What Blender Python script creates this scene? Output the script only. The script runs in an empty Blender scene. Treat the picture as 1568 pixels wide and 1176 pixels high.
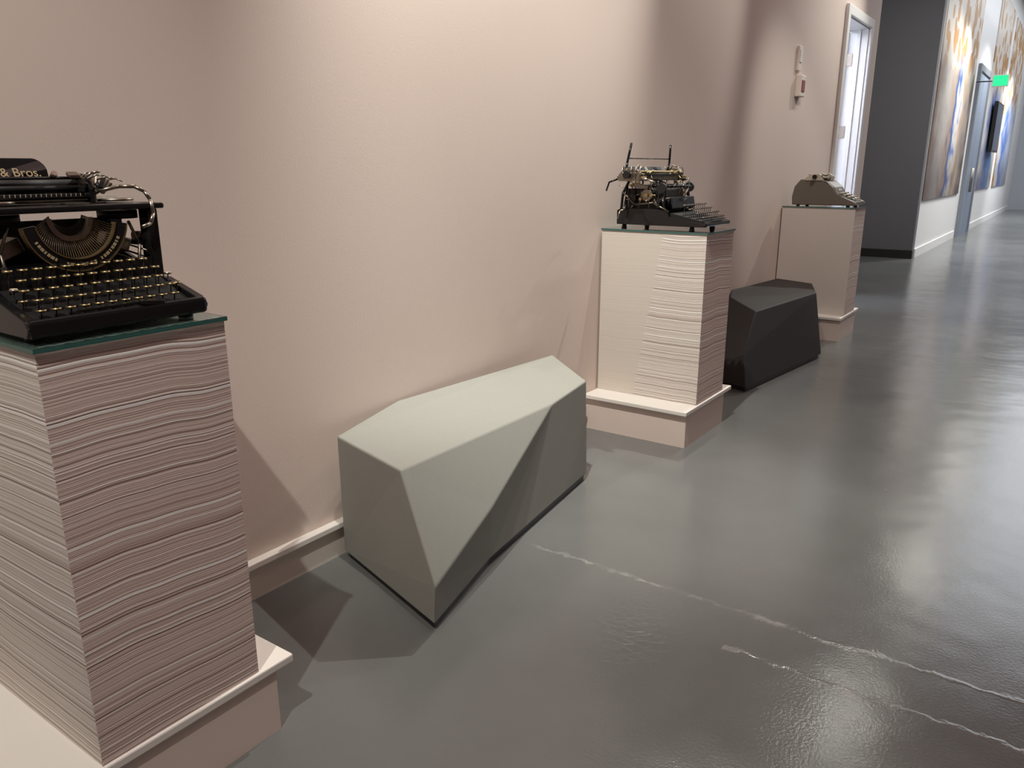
import bpy, bmesh, math, random
from mathutils import Vector, Matrix, Euler
random.seed(4)
S = bpy.context.scene
S.view_settings.view_transform = 'Standard'
S.view_settings.exposure = 0.0

# ------------------------------------------------------------ materials
def new_mat(name):
    m = bpy.data.materials.new(name); m.use_nodes = True
    nt = m.node_tree
    return m, nt, nt.nodes['Principled BSDF']

def simple(name, col, rough=0.5, metal=0.0, var=0.06, scale=30, bump=0.0, emit=None, estr=0, bscale=None):
    m, nt, b = new_mat(name)
    N = nt.nodes; L = nt.links
    tc = N.new('ShaderNodeTexCoord')
    no = N.new('ShaderNodeTexNoise'); no.inputs['Scale'].default_value = scale; no.inputs['Detail'].default_value = 4
    L.new(tc.outputs['Object'], no.inputs['Vector'])
    mx = N.new('ShaderNodeMix'); mx.data_type = 'RGBA'
    mx.inputs[6].default_value = tuple(max(0, c*(1-var)) for c in col)+(1,)
    mx.inputs[7].default_value = tuple(min(1, c*(1+var)) for c in col)+(1,)
    L.new(no.outputs['Fac'], mx.inputs[0]); L.new(mx.outputs[2], b.inputs['Base Color'])
    b.inputs['Roughness'].default_value = rough; b.inputs['Metallic'].default_value = metal
    if bump > 0:
        n2 = N.new('ShaderNodeTexNoise'); n2.inputs['Scale'].default_value = bscale or scale*4; n2.inputs['Detail'].default_value = 5
        L.new(tc.outputs['Object'], n2.inputs['Vector'])
        bp = N.new('ShaderNodeBump'); bp.inputs['Strength'].default_value = bump; bp.inputs['Distance'].default_value = 0.004
        L.new(n2.outputs['Fac'], bp.inputs['Height']); L.new(bp.outputs['Normal'], b.inputs['Normal'])
    if emit:
        b.inputs['Emission Color'].default_value = emit+(1,); b.inputs['Emission Strength'].default_value = estr
    return m

PINK = (0.72, 0.605, 0.55)
m_wall = simple('pink_plaster', PINK, 0.75, 0, 0.015, 3, 0.07, bscale=120)
m_trim = simple('painted_trim_cream', (0.76, 0.69, 0.63), 0.5, 0, 0.02, 5)
m_plinth = simple('plinth_paint', (0.76, 0.64, 0.58), 0.55, 0, 0.02, 5)
m_lid = simple('plinth_lid_paint', (0.82, 0.78, 0.74), 0.5, 0, 0.02, 5)
m_plain = simple('pedestal_plain_paint', (0.72, 0.66, 0.61), 0.6, 0, 0.02, 6)
m_white = simple('white_paint', (0.8, 0.8, 0.8), 0.5, 0, 0.02, 5)
m_dark = simple('charcoal_wall_paint', (0.13, 0.13, 0.15), 0.7, 0, 0.05, 4, 0.1)
m_darkbb = simple('black_skirting', (0.012, 0.012, 0.013), 0.4)
m_ceil = simple('ceiling_paint', (0.30, 0.29, 0.29), 0.9)
m_black = simple('black_enamel', (0.008, 0.008, 0.009), 0.18, 0, 0.2, 40)
m_blackm = simple('black_matte_metal', (0.012, 0.012, 0.013), 0.5, 0.2, 0.3, 60)
m_rub = simple('platen_rubber', (0.015, 0.015, 0.017), 0.45)
m_nick = simple('aged_nickel', (0.36, 0.32, 0.27), 0.38, 1.0, 0.35, 80)
m_nickd = simple('tarnished_nickel', (0.25, 0.22, 0.18), 0.42, 1.0, 0.45, 60)
m_brass = simple('brass', (0.45, 0.35, 0.18), 0.4, 1.0, 0.25, 60)
m_gold = simple('gold_decal', (0.50, 0.40, 0.24), 0.5, 0.3)
m_key = simple('key_top_black', (0.012, 0.011, 0.010), 0.2)
m_keyc = simple('key_top_cream', (0.60, 0.52, 0.38), 0.4)
m_bench1 = simple('grey_upholstery', (0.270, 0.272, 0.248), 0.85, 0, 0.04, 60, 0.2, bscale=700)
m_bench2 = simple('black_upholstery', (0.013, 0.010, 0.010), 0.6, 0, 0.1, 60, 0.2, bscale=700)
m_olive = simple('taupe_enamel', (0.17, 0.15, 0.125), 0.35, 0.1, 0.08, 20)
m_cream = simple('cream_plastic', (0.55, 0.50, 0.40), 0.4)
m_red = simple('alarm_red', (0.25, 0.05, 0.04), 0.4)
m_fix = simple('track_black', (0.02, 0.02, 0.02), 0.5)

def glass_mat():
    m, nt, b = new_mat('glass_plate')
    b.inputs['Base Color'].default_value = (0.75, 0.92, 0.88, 1)
    b.inputs['Roughness'].default_value = 0.03
    b.inputs['Transmission Weight'].default_value = 1.0
    b.inputs['IOR'].default_value = 1.45
    return m
m_glass = glass_mat()
m_gedge = simple('glass_edge_green', (0.04, 0.12, 0.11), 0.1)

def paper_mat(name, kind='hall'):
    m, nt, b = new_mat(name); N = nt.nodes; L = nt.links
    g = N.new('ShaderNodeNewGeometry'); sp = N.new('ShaderNodeSeparateXYZ'); L.new(g.outputs['Position'], sp.inputs[0])
    wv = N.new('ShaderNodeTexNoise'); wv.inputs['Scale'].default_value = 3.0; wv.inputs['Detail'].default_value = 1.5
    cmb = N.new('ShaderNodeCombineXYZ'); L.new(sp.outputs['X'], cmb.inputs[0]); L.new(sp.outputs['Y'], cmb.inputs[1])
    zs = N.new('ShaderNodeMath'); zs.operation = 'MULTIPLY'; zs.inputs[1].default_value = 0.25; L.new(sp.outputs['Z'], zs.inputs[0]); L.new(zs.outputs[0], cmb.inputs[2])
    L.new(cmb.outputs[0], wv.inputs['Vector'])
    ma = N.new('ShaderNodeMath'); ma.operation = 'MULTIPLY_ADD'; ma.inputs[1].default_value = 0.050 if kind == 'hall' else 0.035; L.new(wv.outputs['Fac'], ma.inputs[0]); L.new(sp.outputs['Z'], ma.inputs[2])
    def n1(k, det, rgh=0.6):
        mu = N.new('ShaderNodeMath'); mu.operation = 'MULTIPLY'; mu.inputs[1].default_value = k; L.new(ma.outputs[0], mu.inputs[0])
        n = N.new('ShaderNodeTexNoise'); n.noise_dimensions = '1D'; n.inputs['Scale'].default_value = 1.0; n.inputs['Detail'].default_value = det; n.inputs['Roughness'].default_value = rgh
        L.new(mu.outputs[0], n.inputs['W']); return n
    fine = n1(150, 3, 0.7); mid = n1(50, 3, 0.75); wh = n1(75, 2, 0.7)
    cr = N.new('ShaderNodeValToRGB'); e = cr.color_ramp.elements
    if kind == 'hall':
        cols = [(0.28, 0.18, 0.155), (0.64, 0.49, 0.45), (0.78, 0.64, 0.59), (0.90, 0.84, 0.80)]  # hall side darker and pinker: its dimmer light painted into the colour
    else:
        cols = [(0.32, 0.26, 0.225), (0.66, 0.58, 0.53), (0.80, 0.74, 0.69), (0.90, 0.87, 0.84)]  # near sides paler: spotlight brightness painted into the same paper's colour
    e[0].position = 0.28; e[0].color = cols[0]+(1,)
    e[1].position = 0.42; e[1].color = cols[1]+(1,)
    x = e.new(0.60); x.color = cols[2]+(1,)
    x = e.new(0.72); x.color = cols[3]+(1,)
    L.new(fine.outputs['Fac'], cr.inputs[0])
    cr2 = N.new('ShaderNodeValToRGB'); e = cr2.color_ramp.elements
    e[0].position = 0.32; e[0].color = (0.42, 0.32, 0.29, 1); e[1].position = 0.38; e[1].color = (1, 1, 1, 1)
    L.new(mid.outputs['Fac'], cr2.inputs[0])
    mx = N.new('ShaderNodeMix'); mx.data_type = 'RGBA'; mx.blend_type = 'MULTIPLY'; mx.inputs[0].default_value = 0.85
    L.new(cr.outputs[0], mx.inputs[6]); L.new(cr2.outputs[0], mx.inputs[7])
    cr3 = N.new('ShaderNodeValToRGB'); e = cr3.color_ramp.elements
    e[0].position = 0.62; e[0].color = (0, 0, 0, 1); e[1].position = 0.66; e[1].color = (1, 1, 1, 1)
    L.new(wh.outputs['Fac'], cr3.inputs[0])
    mw = N.new('ShaderNodeMix'); mw.data_type = 'RGBA'; L.new(cr3.outputs[0], mw.inputs[0]); L.new(mx.outputs[2], mw.inputs[6]); mw.inputs[7].default_value = (0.92, 0.89, 0.87, 1)
    out = mw.outputs[2]
    bp = N.new('ShaderNodeBump'); bp.inputs['Strength'].default_value = 0.6; bp.inputs['Distance'].default_value = 0.003
    L.new(fine.outputs['Fac'], bp.inputs['Height']); L.new(bp.outputs['Normal'], b.inputs['Normal'])
    if kind == 'part_shaded':  # stripes fade left of a diagonal: shaded half painted into the colour
        mk = N.new('ShaderNodeMath'); mk.operation = 'MULTIPLY_ADD'; mk.inputs[1].default_value = -0.156; L.new(sp.outputs['Z'], mk.inputs[0]); L.new(sp.outputs['X'], mk.inputs[2])
        gt = N.new('ShaderNodeMapRange'); gt.inputs[1].default_value = 0.190; gt.inputs[2].default_value = 0.205; gt.inputs[3].default_value = 0.10
        L.new(mk.outputs[0], gt.inputs[0])
        m2 = N.new('ShaderNodeMix'); m2.data_type = 'RGBA'; m2.inputs[6].default_value = (0.66, 0.60, 0.54, 1)
        L.new(gt.outputs[0], m2.inputs[0]); L.new(out, m2.inputs[7]); out = m2.outputs[2]
        L.new(gt.outputs[0], bp.inputs['Strength'])
    L.new(out, b.inputs['Base Color']); b.inputs['Roughness'].default_value = 0.7
    return m
m_paper = paper_mat('paper_stack_edges'); m_paperl = paper_mat('paper_stack_edges_lit_side', 'near'); m_paperm = paper_mat('paper_stack_edges_part_shaded', 'part_shaded')

def print_mat():
    m, nt, b = new_mat('printed_label'); N = nt.nodes; L = nt.links
    g = N.new('ShaderNodeNewGeometry')
    br = N.new('ShaderNodeTexBrick'); br.inputs['Scale'].default_value = 22
    br.inputs['Color1'].default_value = (0.02, 0.02, 0.02, 1); br.inputs['Color2'].default_value = (0.3, 0.3, 0.3, 1); br.inputs['Mortar'].default_value = (0.7, 0.7, 0.68, 1)
    br.inputs['Mortar Size'].default_value = 0.09; br.inputs['Brick Width'].default_value = 0.4; br.inputs['Row Height'].default_value = 0.4
    L.new(g.outputs['Position'], br.inputs['Vector']); L.new(br.outputs['Color'], b.inputs['Base Color'])
    b.inputs['Roughness'].default_value = 0.5
    return m
m_print = print_mat()

def floor_mat():
    m, nt, b = new_mat('polished_concrete'); N = nt.nodes; L = nt.links
    g = N.new('ShaderNodeNewGeometry'); sp = N.new('ShaderNodeSeparateXYZ'); L.new(g.outputs['Position'], sp.inputs[0])
    def noise(s, d=4, r=0.55):
        n = N.new('ShaderNodeTexNoise'); n.inputs['Scale'].default_value = s; n.inputs['Detail'].default_value = d; n.inputs['Roughness'].default_value = r
        L.new(g.outputs['Position'], n.inputs['Vector']); return n
    def math_(op, a, bb, c=None):
        n = N.new('ShaderNodeMath'); n.operation = op
        for i, v in enumerate((a, bb, c)):
            if v is None: continue
            if isinstance(v, (int, float)): n.inputs[i].default_value = v
            else: L.new(v, n.inputs[i])
        return n.outputs[0]
    big = noise(0.9, 5)
    cr = N.new('ShaderNodeValToRGB'); e = cr.color_ramp.elements
    e[0].position = 0.3; e[0].color = (0.120, 0.122, 0.121, 1); e[1].position = 0.7; e[1].color = (0.158, 0.161, 0.159, 1)
    L.new(big.outputs['Fac'], cr.inputs[0])
    wob = noise(7, 5, 0.65)
    wob2 = noise(4.3, 4, 0.7)
    def crack(y0, xmin, width):
        d = math_('SUBTRACT', sp.outputs['Y'], y0)
        d = math_('ADD', d, math_('MULTIPLY', math_('SUBTRACT', wob.outputs['Fac'], 0.5), 0.09))
        d = math_('ABSOLUTE', d, 0)
        wd = math_('MULTIPLY_ADD', wob2.outputs['Fac'], width*2.6, -width*0.8)
        c = math_('SUBTRACT', 1.0, math_('MINIMUM', math_('DIVIDE', d, math_('MAXIMUM', wd, 0.002)), 1.0))
        return math_('MULTIPLY', c, math_('GREATER_THAN', sp.outputs['X'], xmin))
    c1 = crack(2.29, 0.55, 0.026); c2 = crack(2.07, 1.40, 0.020)
    cc = math_('MAXIMUM', c1, c2)
    patch = noise(6.5, 4, 0.6)
    pr = N.new('ShaderNodeValToRGB'); pr.color_ramp.elements[0].position = 0.48; pr.color_ramp.elements[0].color = (0.05, 0.05, 0.05, 1); pr.color_ramp.elements[1].position = 0.64; pr.color_ramp.elements[1].color = (0.55, 0.55, 0.55, 1)
    L.new(patch.outputs['Fac'], pr.inputs[0])
    cm = math_('MULTIPLY', math_('MINIMUM', math_('MULTIPLY', cc, 1.5), 1.0), pr.outputs[0])
    vo = N.new('ShaderNodeTexVoronoi'); vo.inputs['Scale'].default_value = 1.7; L.new(g.outputs['Position'], vo.inputs['Vector'])
    chip = math_('LESS_THAN', math_('ADD', vo.outputs['Distance'], math_('MULTIPLY', wob.outputs['Fac'], 0.06)), 0.05)
    cm = math_('MINIMUM', math_('ADD', cm, math_('MULTIPLY', chip, 0.35)), 1.0)
    mx = N.new('ShaderNodeMix'); mx.data_type = 'RGBA'; L.new(cm, mx.inputs[0]); L.new(cr.outputs[0], mx.inputs[6]); mx.inputs[7].default_value = (0.42, 0.42, 0.40, 1)
    L.new(mx.outputs[2], b.inputs['Base Color'])
    rr = math_('MULTIPLY_ADD', big.outputs['Fac'], 0.16, 0.10); L.new(rr, b.inputs['Roughness'])
    fine = noise(110, 3)
    vc = N.new('ShaderNodeTexVoronoi'); vc.feature = 'DISTANCE_TO_EDGE'; vc.inputs['Scale'].default_value = 34; L.new(g.outputs['Position'], vc.inputs['Vector'])
    near = math_('SUBTRACT', 1.0, math_('MINIMUM', math_('DIVIDE', math_('ABSOLUTE', math_('SUBTRACT', sp.outputs['Y'], 2.0), 0), 0.45), 1.0))
    cx = math_('SUBTRACT', 1.0, math_('MINIMUM', math_('DIVIDE', math_('ABSOLUTE', math_('SUBTRACT', sp.outputs['X'], 1.15), 0), 0.3), 1.0))
    crk = math_('MULTIPLY', math_('MULTIPLY', math_('MINIMUM', math_('MULTIPLY', vc.outputs['Distance'], 8), 1), near), math_('MULTIPLY', cx, -0.6))
    h = math_('ADD', math_('MULTIPLY', fine.outputs['Fac'], 0.35), math_('ADD', crk, math_('MULTIPLY', cc, 0.6)))
    h = math_('ADD', h, math_('MULTIPLY', noise(2.5, 2).outputs['Fac'], 4.0))
    bp = N.new('ShaderNodeBump'); bp.inputs['Strength'].default_value = 0.3; bp.inputs['Distance'].default_value = 0.004
    L.new(h, bp.inputs['Height']); L.new(bp.outputs['Normal'], b.inputs['Normal'])
    return m
m_floor = floor_mat()

def mural_mat(name, stops, scale=1.5, axis='Y', y0=14.2, y1=18.6, top=True):
    m, nt, b = new_mat(name); N = nt.nodes; L = nt.links
    g = N.new('ShaderNodeNewGeometry'); sp = N.new('ShaderNodeSeparateXYZ'); L.new(g.outputs['Position'], sp.inputs[0])
    no = N.new('ShaderNodeTexNoise'); no.inputs['Scale'].default_value = scale; no.inputs['Detail'].default_value = 6; L.new(g.outputs['Position'], no.inputs['Vector'])
    mr = N.new('ShaderNodeMapRange'); mr.inputs[1].default_value = y0; mr.inputs[2].default_value = y1; L.new(sp.outputs['Y'], mr.inputs[0])
    ad = N.new('ShaderNodeMath'); ad.operation = 'MULTIPLY_ADD'; ad.inputs[1].default_value = 0.5; L.new(no.outputs['Fac'], ad.inputs[0])
    sb = N.new('ShaderNodeMath'); sb.operation = 'SUBTRACT'; sb.inputs[1].default_value = 0.25; L.new(mr.outputs[0], sb.inputs[0]); L.new(sb.outputs[0], ad.inputs[2])
    cr = N.new('ShaderNodeValToRGB'); cr.color_ramp.elements[0].position = stops[0][0]; cr.color_ramp.elements[0].color = stops[0][1]+(1,)
    cr.color_ramp.elements[1].position = stops[-1][0]; cr.color_ramp.elements[1].color = stops[-1][1]+(1,)
    for p, c in stops[1:-1]:
        x = cr.color_ramp.elements.new(p); x.color = c+(1,)
    L.new(ad.outputs[0], cr.inputs[0]); out = cr.outputs[0]
    if top:
        vo = N.new('ShaderNodeTexVoronoi'); vo.inputs['Scale'].default_value = 2.6; L.new(g.outputs['Position'], vo.inputs['Vector'])
        c2 = N.new('ShaderNodeValToRGB'); c2.color_ramp.interpolation = 'CONSTANT'
        c2.color_ramp.elements[0].color = (0.42, 0.22, 0.07, 1); c2.color_ramp.elements[1].position = 0.45; c2.color_ramp.elements[1].color = (0.62, 0.56, 0.5, 1)
        L.new(vo.outputs['Distance'], c2.inputs[0])
        zr = N.new('ShaderNodeMapRange'); zr.inputs[1].default_value = 2.9; zr.inputs[2].default_value = 3.4; L.new(sp.outputs['Z'], zr.inputs[0])
        mx = N.new('ShaderNodeMix'); mx.data_type = 'RGBA'; L.new(zr.outputs[0], mx.inputs[0]); L.new(out, mx.inputs[6]); L.new(c2.outputs[0], mx.inputs[7]); out = mx.outputs[2]
        zl = N.new('ShaderNodeMapRange'); zl.inputs[1].default_value = 1.9; zl.inputs[2].default_value = 1.2; L.new(sp.outputs['Z'], zl.inputs[0])
        zm = N.new('ShaderNodeMath'); zm.operation = 'MULTIPLY'; L.new(zl.outputs[0], zm.inputs[0]); L.new(no.outputs['Fac'], zm.inputs[1])
        m3 = N.new('ShaderNodeMix'); m3.data_type = 'RGBA'; L.new(zm.outputs[0], m3.inputs[0]); L.new(out, m3.inputs[6]); m3.inputs[7].default_value = (0.06, 0.045, 0.05, 1); out = m3.outputs[2]
    L.new(out, b.inputs['Base Color']); b.inputs['Roughness'].default_value = 0.5
    return m

# ------------------------------------------------------------ mesh builder
class MB:
    def __init__(s): s.bm = bmesh.new(); s.mats = []
    def mi(s, m):
        if m not in s.mats: s.mats.append(m)
        return s.mats.index(m)
    def poly(s, verts, faces, mat, smooth=False):
        vs = [s.bm.verts.new(v) for v in verts]; i = s.mi(mat); out = []
        for f in faces:
            try: fc = s.bm.faces.new([vs[k] for k in f])
            except ValueError: continue
            fc.material_index = i; fc.smooth = smooth; out.append(fc)
        return vs, out
    def box(s, c, size, mat, rot=None, bev=0):
        sx, sy, sz = [k/2 for k in size]
        R = Euler(rot).to_matrix() if rot else Matrix.Identity(3)
        vs = [Vector(c)+R@Vector((x*sx, y*sy, z*sz)) for x in (-1, 1) for y in (-1, 1) for z in (-1, 1)]
        F = [(0,1,3,2),(4,6,7,5),(0,4,5,1),(2,3,7,6),(0,2,6,4),(1,5,7,3)]
        v, f = s.poly(vs, F, mat)
        if bev > 0:
            ed = list({e for x in f for e in x.edges})
            bmesh.ops.bevel(s.bm, geom=ed, offset=bev, segments=2, affect='EDGES', profile=0.5, material=s.mi(mat))
    def bx(s, a, b, mat, bev=0):
        s.box([(p+q)/2 for p, q in zip(a, b)], [abs(q-p) for p, q in zip(a, b)], mat, None, bev)
    def cyl(s, p0, p1, r0, mat, r1=None, seg=12):
        p0 = Vector(p0); p1 = Vector(p1); r1 = r0 if r1 is None else r1
        d = (p1-p0).normalized(); u = d.orthogonal().normalized(); w = d.cross(u)
        vs = []
        for p, r in ((p0, r0), (p1, r1)):
            for k in range(seg):
                a = 2*math.pi*k/seg; vs.append(p+u*math.cos(a)*r+w*math.sin(a)*r)
        F = [(k, (k+1) % seg, seg+(k+1) % seg, seg+k) for k in range(seg)]
        v, f = s.poly(vs, F+[tuple(range(seg-1, -1, -1)), tuple(range(seg, 2*seg))], mat)
        for x in f[:seg]: x.smooth = True
    def tube(s, pts, r, mat, seg=8):
        for a, b in zip(pts[:-1], pts[1:]): s.cyl(a, b, r, mat, seg=seg)
    def prism(s, prof, x0, x1, mat, bev=0):
        n = len(prof)
        vs = [(x0, y, z) for y, z in prof]+[(x1, y, z) for y, z in prof]
        F = [tuple(range(n-1, -1, -1)), tuple(range(n, 2*n))]+[(k, (k+1) % n, n+(k+1) % n, n+k) for k in range(n)]
        v, f = s.poly(vs, F, mat)
        if bev > 0:
            ed = list({e for x in f for e in x.edges})
            bmesh.ops.bevel(s.bm, geom=ed, offset=bev, segments=2, affect='EDGES', profile=0.5, material=s.mi(mat))
    def arcband(s, c, r0, r1, a0, a1, y0, y1, mat, n=24):
        vs = []
        for k in range(n+1):
            a = math.radians(a0+(a1-a0)*k/n); cs, sn = math.cos(a), math.sin(a)
            for r, y in ((r0, y0), (r1, y0), (r1, y1), (r0, y1)): vs.append((c[0]+cs*r, c[1]+y, c[2]+sn*r))
        F = []
        for k in range(n):
            for j in range(4): F.append((k*4+j, k*4+(j+1) % 4, (k+1)*4+(j+1) % 4, (k+1)*4+j))
        F += [(0, 1, 2, 3), (n*4+3, n*4+2, n*4+1, n*4)]
        s.poly(vs, F, mat)
    def obj(s, name, loc=(0, 0, 0), rz=0, parent=None, recenter=False):
        bmesh.ops.recalc_face_normals(s.bm, faces=s.bm.faces[:])
        me = bpy.data.meshes.new(name); s.bm.to_mesh(me); s.bm.free()
        for m in s.mats: me.materials.append(m)
        o = bpy.data.objects.new(name, me); S.collection.objects.link(o)
        o.location = loc; o.rotation_euler = (0, 0, rz)
        if parent: o.parent = parent
        return o

# ------------------------------------------------------------ room
ZC = 5.8; YE = 33.0
def slab(name, a, b, mat):
    m = MB(); m.bx(a, b, mat); return m.obj(name)
slab('floor', (-4.2, -4.2, -0.1), (6.2, YE+0.2, 0), m_floor)
slab('ceiling', (-4.2, -4.2, ZC), (6.2, YE+0.2, ZC+0.1), m_ceil)
DY0, DY1, DZ = 8.47, 9.42, 2.82
m = MB()
m.bx((-0.2, -4.0, 0), (0, DY0, ZC), m_wall); m.bx((-0.2, DY1, 0), (0, 9.87, ZC), m_wall); m.bx((-0.2, DY0, DZ), (0, DY1, ZC), m_wall)
m.obj('wall_left')
slab('wall_alcove_side', (-4.1, 9.67, 0), (-0.2, 9.87, ZC), m_wall)
slab('wall_alcove_end', (-4.1, 9.87, 0), (-4.0, 14, ZC), m_dark)
slab('wall_charcoal', (-4.1, 14.0, 0), (0, 14.2, ZC), m_dark)
slab('wall_gallery_left', (-0.2, 14.2, 0), (0.0, YE, ZC), m_white)
slab('wall_far', (-0.2, YE, 0), (6.1, YE+0.1, ZC), simple('far_wall_paint', (0.42, 0.44, 0.48), 0.7))
slab('wall_right', (6.0, -4.0, 0), (6.1, YE, ZC), simple('right_wall_paint', (0.30, 0.24, 0.22), 0.8))
slab('wall_back', (-0.2, -4.1, 0), (6.1, -4.0, ZC), simple('back_wall_paint', (0.45, 0.36, 0.33), 0.8))
# small bright side room seen through the open door
slab('wall_sideroom_end', (-2.6, 7.0, 0), (-2.5, 9.67, 3.2), m_white)
slab('wall_sideroom_near', (-2.5, 7.0, 0), (-0.2, 7.1, 3.2), m_white)
slab('ceiling_sideroom', (-2.6, 7.0, 3.2), (-0.2, 9.67, 3.3), m_white)
def baseboard(name, y0, y1):
    m = MB(); m.bx((0, y0, 0), (0.016, y1, 0.118), m_trim); m.bx((0, y0, 0.118), (0.036, y1, 0.14), m_lid, 0.003); m.obj(name)
baseboard('baseboard_left', -3.99, 0.455)
baseboard('baseboard_left.001', 1.115, 3.605)
baseboard('baseboard_left.002', 4.275, 6.785)
baseboard('baseboard_left.003', 7.455, DY0-0.08)
m = MB(); m.bx((-3.9, 13.98, 0), (0.012, 14.0, 0.13), m_darkbb); m.obj('baseboard_charcoal')
m = MB(); m.bx((0, 14.2, 0), (0.02, 18.9, 0.14), m_white); m.bx((0, 21.3, 0), (0.02, YE, 0.14), m_white); m.obj('baseboard_gallery')
m = MB()
fw = 0.075
m.bx((0, DY0-fw, 0), (0.03, DY0+0.01, DZ+fw), m_white, 0.004); m.bx((0, DY1-0.01, 0), (0.03, DY1+fw, DZ+fw), m_white, 0.004); m.bx((0, DY0+0.01, DZ-0.01), (0.03, DY1-0.01, DZ+fw), m_white, 0.004)
m.bx((-0.2, DY1-0.022, 0), (0, DY1-0.001, DZ), m_white); m.bx((-0.2, DY0+0.001, 0), (0, DY0+0.022, DZ), m_white); m.bx((-0.2, DY0+0.02, DZ-0.022), (0, DY1-0.02, DZ-0.001), m_white)
m.bx((-0.11, DY1-0.036, 0), (-0.07, DY1-0.02, DZ-.02), m_white, .002)
m.obj('door_frame')
m = MB()
m_door = simple('door_white_paint', (0.76, 0.79, 0.88), 0.4)
m.bx((-1.10, DY1-0.075, 0.01), (-0.205, DY1-0.03, DZ-0.03), m_door, 0.003)
m.bx((-0.98, DY1-0.083, 0.25), (-0.33, DY1-0.072, 1.2), m_door, 0.004)
m.bx((-0.98, DY1-0.083, 1.35), (-0.33, DY1-0.072, DZ-0.2), m_door, 0.004)
for z in (1.72, 2.45, 0.3):
    m.bx((-0.205, DY1-0.030, z), (-0.135, DY1-0.024, z+0.12), m_nick); m.cyl((-0.203, DY1-0.034, z), (-0.203, DY1-0.034, z+0.12), .009, m_nick)
m.cyl((-1.03, DY1-0.14, 1.05), (-1.03, DY1-0.07, 1.05), 0.012, m_nick); m.cyl((-1.03, DY1-0.13, 1.05), (-0.92, DY1-0.13, 1.05), 0.009, m_nick)
m.obj('door_1')

# ------------------------------------------------------------ pedestals
def pedestal(y0, y1, py0, py1, ly0, ly1, nearmat):
    XB = 0.598; cy = (y0+y1)/2
    m = MB()
    m.bx((0.002, py0-cy, 0.0), (XB, py1-cy, 0.175), m_plinth)
    m.bx((0.002, ly0-cy, 0.175), (XB+0.008, ly1-cy, 0.198), m_lid, 0.004)
    a, b = y0-cy, y1-cy; zb, zt = 0.198, 1.080
    v = [(0.01, a, zb), (XB, a, zb), (XB, b, zb), (0.01, b, zb), (0.01, a, zt), (XB, a, zt), (XB, b, zt), (0.01, b, zt)]
    m.poly(v, [(0, 1, 5, 4)], nearmat); m.poly(v, [(1, 2, 6, 5), (2, 3, 7, 6)], m_paper); m.poly(v, [(3, 0, 4, 7)], m_plain); m.poly(v, [(4, 5, 6, 7)], m_print)
    m.bx((0.006, a-0.004, zt+0.0005), (XB+0.006, b+0.004, zt+0.010), m_glass)
    for q in (((0.006, a-0.0055, zt+.001), (XB+0.0075, a-0.004, zt+0.009)), ((XB+0.006, a-0.004, zt+.001), (XB+0.0075, b+0.004, zt+0.009))): m.bx(q[0], q[1], m_gedge)
    bmesh.ops.remove_doubles(m.bm, verts=m.bm.verts[:], dist=0.00001)
    return m.obj('display_pedestal', (0, cy, 0))
pedestal(0.62, 1.01, 0.50, 1.06, 0.48, 1.11, m_paperl)
pedestal(3.765, 4.14, 3.64, 4.17, 3.62, 4.265, m_paperm)
pedestal(6.925, 7.30, 6.815, 7.36, 6.80, 7.44, m_plain)

# ------------------------------------------------------------ benches
def bench(V, F, mat, name='faceted_bench', foot=None):
    m = MB(); c = Vector((0.3, sum(v[1] for v in V)/len(V), 0))
    m.poly([Vector(v)-c for v in V], F, mat)
    bmesh.ops.recalc_face_normals(m.bm, faces=m.bm.faces[:])
    bmesh.ops.bevel(m.bm, geom=m.bm.edges[:], offset=0.006, segments=2, affect='EDGES', profile=0.5)
    n = len(foot); cx = sum(p[0] for p in foot)/n; cyy = sum(p[1] for p in foot)/n
    f2 = [(cx+(p[0]-cx)*0.95, cyy+(p[1]-cyy)*0.97) for p in foot]
    vs = [Vector((x, y, 0))-c for x, y in f2]+[Vector((x, y, 0.034))-c for x, y in f2]
    m.poly(vs, [tuple(range(n)), tuple(range(n, 2*n))]+[(k, (k+1) % n, n+(k+1) % n, n+k) for k in range(n)], m_darkbb)
    return m.obj(name, c)
V1 = [(.0594,1.784,.486),(.008,2.152,.520),(.084,3.164,.52),(.383,2.98,.475),(.431,2.63,.465),(.458,1.683,.481),(.655,1.61,.167),(.574,2.008,.262),
      (.64,1.618,.03),(.525,2.06,.03),(.395,2.985,.03),(.09,3.15,.03),(.045,1.80,.03),(.045,2.2,.03)]
F1 = [(5,4,3,2,1,0),(0,5,6,8,12),(5,6,7,4),(6,8,9,7),(4,7,9),(4,9,10,3),(3,10,11,2),(2,11,13,1),(1,13,12,0),(8,12,13,11,10,9)]
bench(V1, F1, m_bench1, foot=[(.64,1.618),(.525,2.06),(.395,2.985),(.09,3.15),(.045,2.2),(.045,1.80)])
V2 = [(.40,5.23,.465),(.525,6.26,.475),(.386,6.65,.49),(.08,6.72,.50),(.02,5.8,.51),(.114,5.52,.50),(.447,4.90,.236),(.50,4.84,.03),(.638,6.13,.03),
      (.42,6.70,.03),(.06,6.74,.03),(.05,5.6,.03),(.05,5.0,.03)]
F2 = [(0,1,2,3,4,5),(5,0,6,7,12),(0,6,7,8,1),(1,8,9,2),(2,9,10,3),(3,10,11,4),(4,11,12,5),(7,12,11,10,9,8)]
bench(V2, F2, m_bench2, foot=[(.50,4.84),(.638,6.13),(.42,6.70),(.06,6.74),(.05,5.6),(.05,5.0)])

# ------------------------------------------------------------ typewriters
def key(m, x, y, z, r, top, ring, zbase, seg=14, h=0.004):
    m.cyl((x, y, z), (x, y, z+h), r, ring, seg=seg)
    m.cyl((x, y, z+h), (x, y, z+h+0.0012), r*0.80, top, seg=seg)
    m.cyl((x, y+0.004, zbase), (x, y, z), 0.0014, m_blackm, seg=5)

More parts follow.
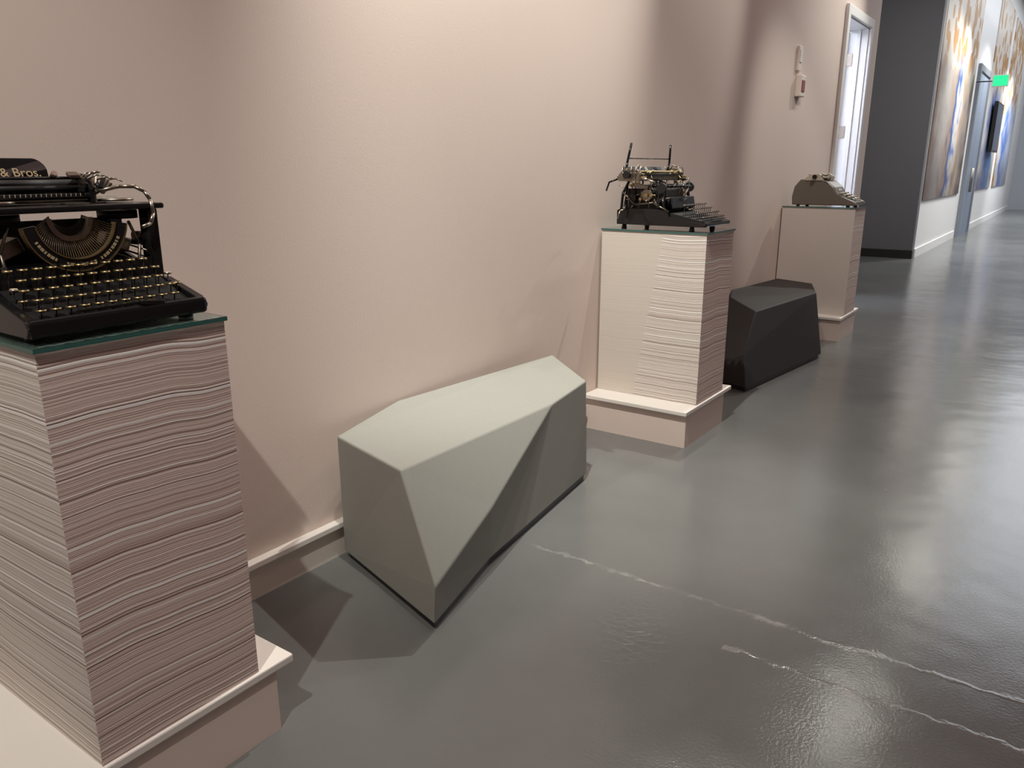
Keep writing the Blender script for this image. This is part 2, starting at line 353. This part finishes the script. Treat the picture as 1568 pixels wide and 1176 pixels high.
def typewriter_a():
    m = MB()
    for sx in (-1, 1):
        m.prism([(-.178,.012),(-.188,.028),(-.178,.044),(-.06,.078),(.165,.078),(.175,.06),(.175,.012)], sx*.172-.010, sx*.172+.010, m_black, 0.003)
        m.box((sx*.168, -.018, .150), (.022, .040, .150), m_black, None, .003)
        m.box((sx*.168, .130, .150), (.022, .040, .150), m_black, None, .003)
        m.box((sx*.168, .055, .150), (.012, .120, .012), m_black)
        m.box((sx*.168, .055, .105), (.008, .140, .016), m_black, (0.3, 0, 0))
        m.cyl((sx*.150, .02, .165), (sx*.185, .02, .165), .010, m_nick)
        for yy in (-.14, .14): m.cyl((sx*.155, yy, 0), (sx*.155, yy, .016), .016, m_rub)
        m.cyl((sx*.12, .02, .205), (sx*.12, .02, .222), .040, m_blackm, seg=24)
        m.cyl((sx*.12, .02, .242), (sx*.12, .02, .247), .036, m_nick, seg=24)
    m.box((0, -.178, .028), (.36, .022, .034), m_black, None, .007)
    m.bx((-.162, -.17, .014), (.162, .17, .022), m_blackm)
    m.bx((-.162, .155, .02), (.162, .168, .20), m_black)
    m.prism([(-.168,.022),(-.168,.034),(-.035,.085),(-.03,.022)], -.160, .160, m_blackm)
    m.box((0, -.034, .098), (.31, .006, .05), m_black)
    m.box((0, -.020, .231), (.385, .052, .012), m_black, None, .004)
    m.box((0, .140, .231), (.385, .045, .012), m_black, None, .004)
    for sx in (-1, 1): m.box((sx*.172, .06, .231), (.042, .18, .012), m_black, None, .004)
    for r in range(5):
        y = -.152+r*.0235; z = .054+r*.0165
        for k in range(11):
            x = -.140+k*.0268+(r % 2)*.010-.004*r*.5
            key(m, x, y, z, .0092, m_key, m_brass, .035+.008*r)
    for sx in (-1, 1):
        key(m, sx*.155, -.12, .070, .008, m_key, m_brass, .035); key(m, sx*.155, -.09, .088, .008, m_keyc, m_nick, .035)
    m.box((0, -.172, .050), (.17, .012, .006), m_black, None, .002)
    for x in (-.07, .07): m.cyl((x, -.168, .03), (x, -.170, .05), .002, m_nick, seg=6)
    m.box((.06,-.178,.048),(.05,.02,.010), m_black, (0,0.1,0), .003)
    CZ = .212
    cen = (0, -.035, CZ)
    m.arcband(cen, .080, .104, 188, 352, -.006, .004, m_black)
    m.arcband(cen, .1035, .1060, 188, 352, -.009, .006, m_brass)
    m.arcband(cen, .079, .0812, 188, 352, -.009, .006, m_brass)
    m.arcband((0, -.02, CZ), .036, .046, 180, 360, .0, .012, m_nick)
    for k in range(42):
        a = math.radians(192+156*k/41)
        cs, sn = math.cos(a), math.sin(a)
        m.cyl((cs*.077, -.03, CZ+sn*.077), (cs*.033, .0, CZ+.010+sn*.030), .0011, m_nick, seg=5)
        m.box((cs*.080, -.026, CZ+sn*.080), (.0035, .012, .004), m_blackm)
    for k in range(26):
        if k in (7, 8, 17): continue
        a = math.radians(208+124*k/25)
        m.box((math.cos(a)*.092, -.0425, CZ+math.sin(a)*.092), (.0036+.0018*(k % 3), .0012, .006), m_gold, (0, -a-math.pi/2, 0))
    for sx in (-1, 1):
        for k in range(4):
            m.cyl((sx*(.125+.008*k), -.03, .10+.012*k), (sx*(.10+.012*k), .12, .13+.01*k), .0022, m_nick if k % 2 else m_blackm, seg=6)
        m.tube([(sx*.13, -.02, .09), (sx*.14, -.02, .15), (sx*.12, -.02, .20)], .0035, m_nick)
        m.box((sx*.11, .03, .155), (.05, .05, .03), m_nick, (0, .4*sx, 0), .003)
    cx = -.072
    m.cyl((cx-.185, .02, .246), (cx+.195, .02, .246), .005, m_nick); m.cyl((cx-.185, .10, .246), (cx+.195, .10, .246), .005, m_nick)
    m.cyl((cx-.125, .055, .272), (cx+.125, .055, .272), .021, m_rub, seg=24)
    m.cyl((cx-.15, .055, .272), (cx+.15, .055, .272), .008, m_nick)
    m.cyl((cx-.120, .018, .270), (cx+.120, .018, .270), .006, m_blackm); m.cyl((cx-.13, .028, .290), (cx+.13, .028, .290), .003, m_blackm)
    m.box((cx, .012, .255), (.28, .012, .010), m_blackm, None, .002)
    for k in range(28): m.box((cx-.13+k*.0097, .0055, .257), (.001, .001, .006), m_keyc)
    for sx in (-1, 1):
        m.prism([(.0,.240),(.0,.268),(.03,.298),(.085,.300),(.11,.262),(.11,.240)], cx+sx*.135-.004, cx+sx*.135+.004, m_black, .001)
        m.prism([(.01,.242),(.02,.280),(.06,.290),(.09,.250)], cx+sx*.146-.002, cx+sx*.146+.002, m_nick)
        m.cyl((cx+sx*.150, .055, .272), (cx+sx*.172, .055, .272), .017, m_black, seg=18)
        m.tube([(cx+sx*.125, .02, .285), (cx+sx*.135, -.005, .300), (cx+sx*.150, -.01, .303)], .0028, m_nick)
        m.box((cx+sx*.11, .02, .296), (.022, .018, .008), m_nick, (0.4, 0, 0), .002)
        m.cyl((cx+sx*.07, .022, .292), (cx+sx*.07, .012, .300), .006, m_nick)
    for k in range(9):
        xx = cx+.115+k*.008
        m.box((xx, .01+.008*(k % 3), .268+.006*((k*7) % 4)), (.005, .03, .012), m_nick if k % 3 else m_blackm, (.2*k, .1*k, 0), .001)
    for k in range(4): m.tube([(cx+.12+.02*k, .03, .285), (cx+.13+.02*k, .005, .300-.004*k), (cx+.145+.018*k, -.005, .300-.006*k)], .0018, m_nick, 6)
    hw = .10; n0 = 10
    top = []
    for k in range(n0+1):
        a = math.pi/2*k/n0; top.append((hw-.02+.02*math.cos(a), .052-.02+.02*math.sin(a)))
    prof = [(hw, 0)]+top+[(-x, z) for x, z in reversed(top)]+[(-hw, 0)]
    def pt(x, h, t): return (cx-.005+x, .088+.030*(h/.055)-.010*math.sin(h/.055*math.pi)+t, .272+h*1.10)
    NN = len(prof)
    m.poly([pt(x, h, 0) for x, h in prof]+[pt(x, h, .004) for x, h in prof], [tuple(range(NN)), tuple(range(2*NN-1, NN-1, -1))]+[(k, (k+1) % NN, NN+(k+1) % NN, NN+k) for k in range(NN)], m_black)
    for sx in (-1, 1): m.cyl((cx+sx*.08-.005, .09, .25), (cx+sx*.08-.005, .112, .30), .004, m_black)
    m.tube([(.075,.01,.262),(.115,-.01,.272),(.140,-.025,.272),(.156,-.035,.262),(.163,-.042,.245),(.163,-.048,.215),(.152,-.052,.195),(.130,-.055,.188)], .0042, m_nick, 10)
    m.tube([(.075,.01,.262),(.075,.03,.25)], .005, m_nick)
    root = m.obj('vintage_typewriter', (0.395, 0.805, 1.0905), math.pi/2)
    cu = bpy.data.curves.new('name_lettering', 'FONT'); cu.body = "L.C. Smith & Bros."; cu.size = 0.026; cu.align_x = 'CENTER'; cu.extrude = 0.0004
    t = bpy.data.objects.new('name_lettering', cu); S.collection.objects.link(t); t.data.materials.append(m_gold)
    t.parent = root; t.location = (cx-.018, .0870, .293); t.rotation_euler = (math.radians(66), 0, 0)
    return root
typewriter_a()

def typewriter_b():
    m = MB(); nk = m_nickd
    for sx in (-1, 1):
        for yy in (-.17, .19):
            m.cyl((sx*.13, yy, 0), (sx*.13, yy, .022), .014, m_rub, r1=.010)
        m.prism([(-.245,.022),(-.25,.036),(-.06,.062),(-.05,.09),(.0,.10),(.20,.10),(.22,.09),(.22,.022)], sx*.150-.007, sx*.150+.007, m_black, .002)
        m.tube([(sx*.150, -.04, .08), (sx*.158, -.02, .16), (sx*.150, .02, .235)], .007, m_black)
        m.tube([(sx*.150, .20, .09), (sx*.158, .19, .17), (sx*.150, .16, .235)], .007, m_black)
        m.box((sx*.150, .09, .238), (.014, .19, .012), m_black, None, .003)
    m.bx((-.15, -.24, .024), (.15, .21, .034), m_black)
    m.bx((-.135, .0, .034), (.135, .19, .195), m_blackm, .006)
    m.box((0, -.245, .034), (.31, .014, .020), m_black, None, .004)
    m.prism([(-.24,.034),(-.24,.046),(-.06,.084),(-.06,.034)], -.143, .143, m_blackm)
    for r in range(4):
        for k in range(11):
            key(m, -.130+k*.0252+(r % 2)*.010, -.224+r*.034, .064+r*.018, .0105, m_key, nk, .04, 12, .005)
    m.box((0, -.246, .056), (.16, .014, .007), m_black, None, .002)
    m.cyl((0, .03, .085), (0, .03, .15), .060, m_blackm, r1=.105, seg=32)
    for k in range(40):
        a = 2*math.pi*k/40
        m.cyl((math.cos(a)*.112, .03+math.sin(a)*.112, .205), (math.cos(a)*.075, .03+math.sin(a)*.075, .115), .0018, nk, seg=5)
    m.tube([(math.cos(a)*.115, .03+math.sin(a)*.115, .207) for a in [2*math.pi*k/28 for k in range(29)]], .006, m_black, 6)
    m.cyl((-.145, -.035, .150), (.145, -.035, .150), .004, nk)
    m.box((0, -.062, .130), (.27, .008, .055), m_blackm, (-.2, 0, 0), .003)
    for sx in (-1, 1):
        m.cyl((sx*.150, .06, .165), (sx*.162, .06, .165), .028, nk, seg=20); m.cyl((sx*.162, .06, .165), (sx*.170, .06, .165), .010, m_brass)
        m.cyl((sx*.150, .14, .150), (sx*.160, .14, .150), .022, m_blackm, seg=18)
        m.cyl((sx*.158, -.02, .200), (sx*.172, -.02, .200), .024, m_blackm, seg=20)
        for k in range(9):
            y = -.03+k*.027
            m.cyl((sx*.150, y, .105), (sx*(.135+.004*(k % 3)), y+.02*math.sin(k*2.1), .232), .0030, nk if k % 2 else m_blackm, seg=6)
        m.tube([(sx*.16, -.06, .09), (sx*.168, .02, .13), (sx*.16, .12, .12), (sx*.165, .19, .18)], .004, nk)
        m.box((sx*.148, .10, .208), (.018, .09, .02), nk, (.15, 0, 0), .003)
        m.box((sx*.156, .01, .135), (.012, .05, .018), m_black, (-.3, 0, 0), .002)
        rr = random.Random(7+sx)
        for k in range(26):
            y = rr.uniform(-.03, .20); z = rr.uniform(.11, .235); x = sx*rr.uniform(.138, .170)
            dy = rr.uniform(-.045, .045); dz = rr.uniform(-.025, .035)
            m.cyl((x, y, z), (x+sx*rr.uniform(-.01, .006), y+dy, z+dz), rr.choice([.0018, .0026, .0038]), rr.choice([nk, m_nick, m_blackm, m_brass]), seg=6)
            if k % 4 == 0: m.cyl((x, y, z), (x+sx*.006, y, z), .0075, rr.choice([nk, m_brass, m_blackm]), seg=10)
    z = .262; L = .242; c0 = -.022
    m.cyl((c0-L, .105, z), (c0+L, .105, z), .019, m_rub, seg=20)
    m.cyl((c0-L-.03, .105, z), (c0+L+.02, .105, z), .006, nk)
    m.cyl((c0-L, .055, z+.012), (c0+L, .055, z+.012), .006, m_brass)
    m.cyl((c0-L, .055, z-.020), (c0+L, .055, z-.020), .005, nk); m.cyl((c0-L, .165, z-.012), (c0+L, .165, z-.012), .005, nk)
    m.box((c0, .045, z-.004), (2*L-.02, .006, .012), m_blackm)
    m.box((c0, .150, z+.015), (2*L-.06, .006, .045), m_black, (-.35, 0, 0), .002)
    for k in range(16): m.box((c0-L+.04+k*.0275, .040, z-.018), (.003, .012, .016), nk)
    for sx in (-1, 1):
        m.prism([(.05,z-.03),(.042,z+.010),(.07,z+.028),(.13,z+.028),(.160,z),(.160,z-.03)], c0+sx*L-.004, c0+sx*L+.004, nk, .001)
        m.cyl((c0+sx*(L+.014), .105, z), (c0+sx*(L+.034), .105, z), .018, m_black, seg=18)
        m.tube([(c0+sx*(L-.012), .13, z), (c0+sx*(L-.004), .12, z+.055), (c0+sx*(L-.022), .11, z+.145)], .0060, m_black, 8)
        m.tube([(c0+sx*(L-.03), .11, z), (c0+sx*(L-.05), .08, z+.045), (c0+sx*(L-.02), .05, z+.03)], .0032, nk)
        for k in range(7):
            m.box((c0+sx*(L-.01-.014*k), .04+.02*(k % 3), z-.012+.011*(k % 4)), (.009, .04, .010), nk if k % 2 else m_brass, (.3*k, .2*k, .1), .001)
        for k in range(5):
            m.tube([(c0+sx*(L+.004), .05+.02*k, z-.02), (c0+sx*(L+.014), .045+.022*k, z+.012), (c0+sx*(L-.004), .05+.024*k, z+.038)], .0022, nk if k % 2 else m_nick, 6)
    m.tube([(c0-L+.01, .12, z+.075), (c0+L-.01, .12, z+.075)], .0025, m_black, 6)
    m.tube([(c0-L, .05, z-.02), (c0-L-.03, .03, z-.015), (c0-L-.045, -.01, z-.02), (c0-L-.04, -.05, z-.035)], .0045, m_nick)
    m.tube([(c0-L+.01, .17, z-.02), (c0-L-.02, .20, z-.035), (c0-L-.01, .22, z-.075)], .0045, m_black)
    m.tube([(-.16, .16, .10), (-.20, .18, .09), (-.205, .19, .05)], .004, m_nick)
    o = m.obj('vintage_typewriter', (0.315, 3.955, 1.0905), math.pi/2)
    for v in o.data.vertices: v.co *= 1.06
    return o
typewriter_b()

def typewriter_c():
    m = MB()
    for sx in (-1, 1):
        m.prism([(-.262,.012),(-.268,.030),(-.25,.046),(-.10,.098),(-.075,.16),(-.02,.205),(.06,.222),(.19,.218),(.235,.16),(.25,.08),(.245,.012)], sx*.155-.016, sx*.155+.016, m_olive, .007)
        for yy in (-.2, .2): m.cyl((sx*.14, yy, 0), (sx*.14, yy, .016), .014, m_rub)
    m.bx((-.14, -.25, .012), (.14, .24, .03), m_olive)
    m.box((0, -.255, .030), (.30, .016, .03), m_olive, None, .005)
    m.prism([(-.245,.03),(-.245,.04),(-.10,.085),(-.10,.03)], -.14, .14, m_blackm)
    m.prism([(-.105,.03),(-.105,.10),(-.080,.160),(-.03,.200),(.0,.205),(.0,.03)], -.14, .14, m_olive, .004)
    m.prism([(.10,.03),(.10,.19),(.19,.200),(.232,.15),(.242,.03)], -.14, .14, m_olive, .004)
    m.box((0, -.093, .135), (.10, .004, .018), m_cream, (-.4, 0, 0), .001)
    for r in range(4):
        for k in range(11):
            x = -.124+k*.0240+(r % 2)*.008
            m.box((x, -.222+r*.030, .066+r*.015), (.017, .017, .010), m_cream if (r+k) % 4 else m_key, (.2, 0, 0), .003)
    m.box((0, -.246, .056), (.16, .012, .007), m_cream, None, .002)
    m.arcband((0, .03, .20), .04, .07, 180, 360, -.01, .01, m_nick)
    for k in range(26):
        a = math.radians(190+160*k/25); m.cyl((math.cos(a)*.068, .03, .215+math.sin(a)*.06), (math.cos(a)*.02, .06, .215), .0016, m_nick, seg=5)
    z = .240
    m.cyl((-.16, .07, z), (.16, .07, z), .018, m_rub, seg=20); m.cyl((-.20, .07, z), (.20, .07, z), .006, m_nick)
    m.box((0, .03, z-.005), (.33, .008, .014), m_cream, None, .002); m.box((0, .115, z+.008), (.30, .05, .006), m_olive, (.5, 0, 0), .002)
    m.cyl((-.15, .045, z+.018), (.15, .045, z+.018), .004, m_nick)
    for sx in (-1, 1):
        m.prism([(.01,z-.03),(.0,z),(.04,z+.024),(.11,z+.022),(.15,z-.01),(.15,z-.03)], sx*.168-.010, sx*.168+.010, m_cream, .003)
        m.cyl((sx*.185, .07, z), (sx*.21, .07, z), .017, m_black, seg=18)
        m.box((sx*.11, .035, z+.022), (.03, .014, .008), m_cream, (.3, 0, 0), .002)
    m.tube([(-.178, .02, z+.01), (-.20, -.02, z+.015), (-.205, -.06, z+.0)], .004, m_nick)
    return m.obj('vintage_typewriter', (0.325, 7.11, 1.0905), math.pi/2)
typewriter_c()

# ------------------------------------------------------------ wall devices
m = MB(); m.box((.010, 0, 0), (.020, .10, .19), m_trim, None, .004); m.box((.022, 0, .02), (.006, .05, .10), m_lid, None, .002); m.obj('wall_thermostat', (0, 7.03, 2.27))
m = MB(); m.box((.022, 0, 0), (.044, .14, .17), m_trim, None, .006); m.box((.046, 0, .0), (.006, .08, .09), m_red, None, .002); m.obj('wall_fire_alarm', (0, 7.08, 2.06))

# ------------------------------------------------------------ gallery murals
W = (0.62, 0.60, 0.58); BR = (0.10, 0.06, 0.045); BL = (0.05, 0.13, 0.42); GR = (0.35, 0.33, 0.32); OR = (0.50, 0.25, 0.06)
mu1 = mural_mat('mural_print', [(0.0, (0.16, 0.11, 0.09)), (0.25, GR), (0.42, (0.30, 0.22, 0.17)), (0.48, (0.04, 0.08, 0.22)), (0.54, BL), (0.60, W), (0.72, (0.45, 0.33, 0.22)), (0.85, (0.3, 0.26, 0.24)), (1.0, BR)], 1.9)
mu2 = mural_mat('mural_print_blue', [(0.0, W), (0.2, BL), (0.32, (0.12, 0.3, 0.6)), (0.4, W), (0.55, OR), (0.6, W), (0.75, BL), (1.0, (0.5, 0.55, 0.65))], 1.6, y0=21.5, y1=29)
def mural(y0, y1, mt):
    m = MB(); m.bx((.001, -(y1-y0)/2, -2.15), (0.022, (y1-y0)/2, 2.15), mt); m.obj('mural_panel', (0, (y0+y1)/2, 3.05))
mural(14.25, 18.6, mu1); mural(21.6, 25.0, mu2); mural(25.8, 30.0, mu2)
m = MB(); gb = simple('door_blue_grey', (0.25, 0.30, 0.40), 0.4); fr = simple('door_frame_grey', (0.22, 0.24, 0.28), 0.4)
m.bx((0, 19.1, 0), (0.06, 19.25, 3.3), fr); m.bx((0, 21.0, 0), (0.06, 21.15, 3.3), fr); m.bx((0, 19.1, 3.3), (0.06, 21.15, 3.42), fr)
m.bx((0, 19.25, 0), (0.03, 20.11, 3.3), gb); m.bx((0, 20.13, 0), (0.03, 21.0, 3.3), gb)
for y in (20.0, 20.24): m.cyl((.07, y, .9), (.07, y, 1.4), .015, m_nick)
m.obj('door_2')
m = MB(); m.box((.11, 0, 0), (.08, 1.5, 1.15), m_key, None, .01); m.box((.152, 0, 0), (.004, 1.42, 1.06), simple('screen_glass', (0.02, 0.05, 0.14), 0.1)); m.box((.048, 0, 0), (.048, .3, .3), m_fix); m.obj('wall_monitor', (0.0, 23.3, 2.35))
m = MB(); m.box((0, 0, 0), (.28, .05, .22), m_white, None, .004)
mg = simple('exit_green', (0.02, 0.5, 0.2), 0.4, emit=(0.02, 0.9, 0.35), estr=0.8); m.box((0, -.027, 0), (.25, .006, .19), mg)
m.cyl((-.14, 0, 0), (-.42, 0, 0), .012, m_fix)
m.obj('exit_sign', (0.43, 19.0, 3.06))
m = MB(); m.box((0, 0, 0), (1.4, .04, 1.2), m_fix, None, .005); m.box((0, -.022, 0), (1.3, .006, 1.1), simple('dark_picture', (0.05, 0.06, 0.09), 0.4)); m.obj('framed_picture', (2.0, YE-0.025, 2.3))

# ------------------------------------------------------------ lights
TX = 0.93
track = bpy.data.objects.new('track_lighting', None); S.collection.objects.link(track)
def spot(loc, tgt, e, ang, blend=0.6, size=0.025, col=(1, 0.985, 0.89)):
    l = bpy.data.lights.new('spot_lamp', 'SPOT'); l.energy = e; l.spot_size = math.radians(ang); l.spot_blend = blend; l.shadow_soft_size = size; l.color = col
    loc = Vector(loc); d = (Vector(tgt)-loc).normalized()
    o = bpy.data.objects.new('spot_lamp', l); S.collection.objects.link(o); o.parent = track
    o.rotation_euler = d.to_track_quat('-Z', 'Y').to_euler(); o.location = loc+d*(size+0.01)
    m = MB(); q = -d
    m.cyl((0, 0, 0), q*0.18, .055, m_fix, r1=.045, seg=20)
    top = 4.61 if abs(loc[0]-TX) < 0.01 else ZC
    m.cyl(q*0.10, Vector((0, 0, top-loc[2])), .008, m_fix)
    m.obj('spot_head', loc, parent=track)
Z = 4.3
spot((1.6, -0.8, Z), (0.1, 0.8, 0.9), 400, 50, 1.0)
spot((0.80, 1.6, Z), (0.0, 3.2, 1.0), 640, 60, 0.9)
spot((0.45, 4.7, Z), (0.25, 2.3, 0.4), 430, 52, 0.8)
spot((TX, 6.8, Z), (0.2, 4.0, 1.1), 180, 40)
spot((1.6, 5.0, Z), (0.3, 7.2, 0.8), 200, 40)  # added lamp, lifts the third pedestal's near face
spot((TX, 9.6, Z), (0.1, 7.4, 1.2), 260, 60, 1.0)
spot((1.8, 10.6, Z), (-0.8, 14.0, 2.0), 330, 70, 1.0)  # added lamp to brighten the charcoal wall, no known fixture there
for y, e in ((7.8, 55), (11.7, 120), (15.8, 250), (20.5, 300), (25.8, 400)):
    spot((TX, y, Z), (TX, y-0.3, 0), e, 150, 1.0, 0.08)
spot((1.4, 17.0, Z), (0.0, 16.6, 1.8), 350, 90, col=(1, .96, .92))
spot((1.4, 26.5, Z), (0.0, 27, 1.8), 500, 90, col=(.9, .95, 1))
m = MB(); m.bx((TX-.03, -3, 4.6), (TX+.03, 30, 4.64), m_fix)
for y in range(-3, 31, 3): m.cyl((TX, y, 4.64), (TX, y, ZC), .008, m_fix)
m.obj('track_rail', parent=track)

def area(name, loc, rot, sx, sy, e, col):
    l = bpy.data.lights.new(name, 'AREA'); l.shape = 'RECTANGLE'; l.size = sx; l.size_y = sy; l.energy = e; l.color = col
    o = bpy.data.objects.new(name, l); S.collection.objects.link(o); o.location = loc; o.rotation_euler = rot
area('pink_ambient_fill', (2.2, 2.5, ZC-0.05), (0, 0, 0), 2.4, 11.0, 85, (1, .64, .58))  # added soft pink fill for ambient light, not an actual fixture
area('gallery_ambient_fill', (3.0, 22, ZC-0.05), (0, 0, 0), 4.0, 18.0, 700, (.9, .95, 1.0))  # added cool ambient fill for the far hall, not an actual fixture
area('sideroom_cool_fill', (-1.2, 8.1, 3.15), (0, 0, 0), 1.2, 1.2, 90, (.78, .84, 1.0))  # added cool fill to brighten the door reveal, its source is unseen
w = bpy.data.worlds.new('World'); S.world = w; w.use_nodes = True
w.node_tree.nodes['Background'].inputs[0].default_value = (.5, .45, .42, 1); w.node_tree.nodes['Background'].inputs[1].default_value = 0.2

# ------------------------------------------------------------ camera
cam = bpy.data.cameras.new('Camera'); co = bpy.data.objects.new('Camera', cam); S.collection.objects.link(co)
cam.sensor_fit = 'HORIZONTAL'; cam.sensor_width = 36; cam.lens = 1200/1568*36
co.location = (2.08, 0, 1.40); co.rotation_euler = (math.radians(74.6), 0, math.radians(35.27))
cam.clip_start = 0.02; S.camera = co
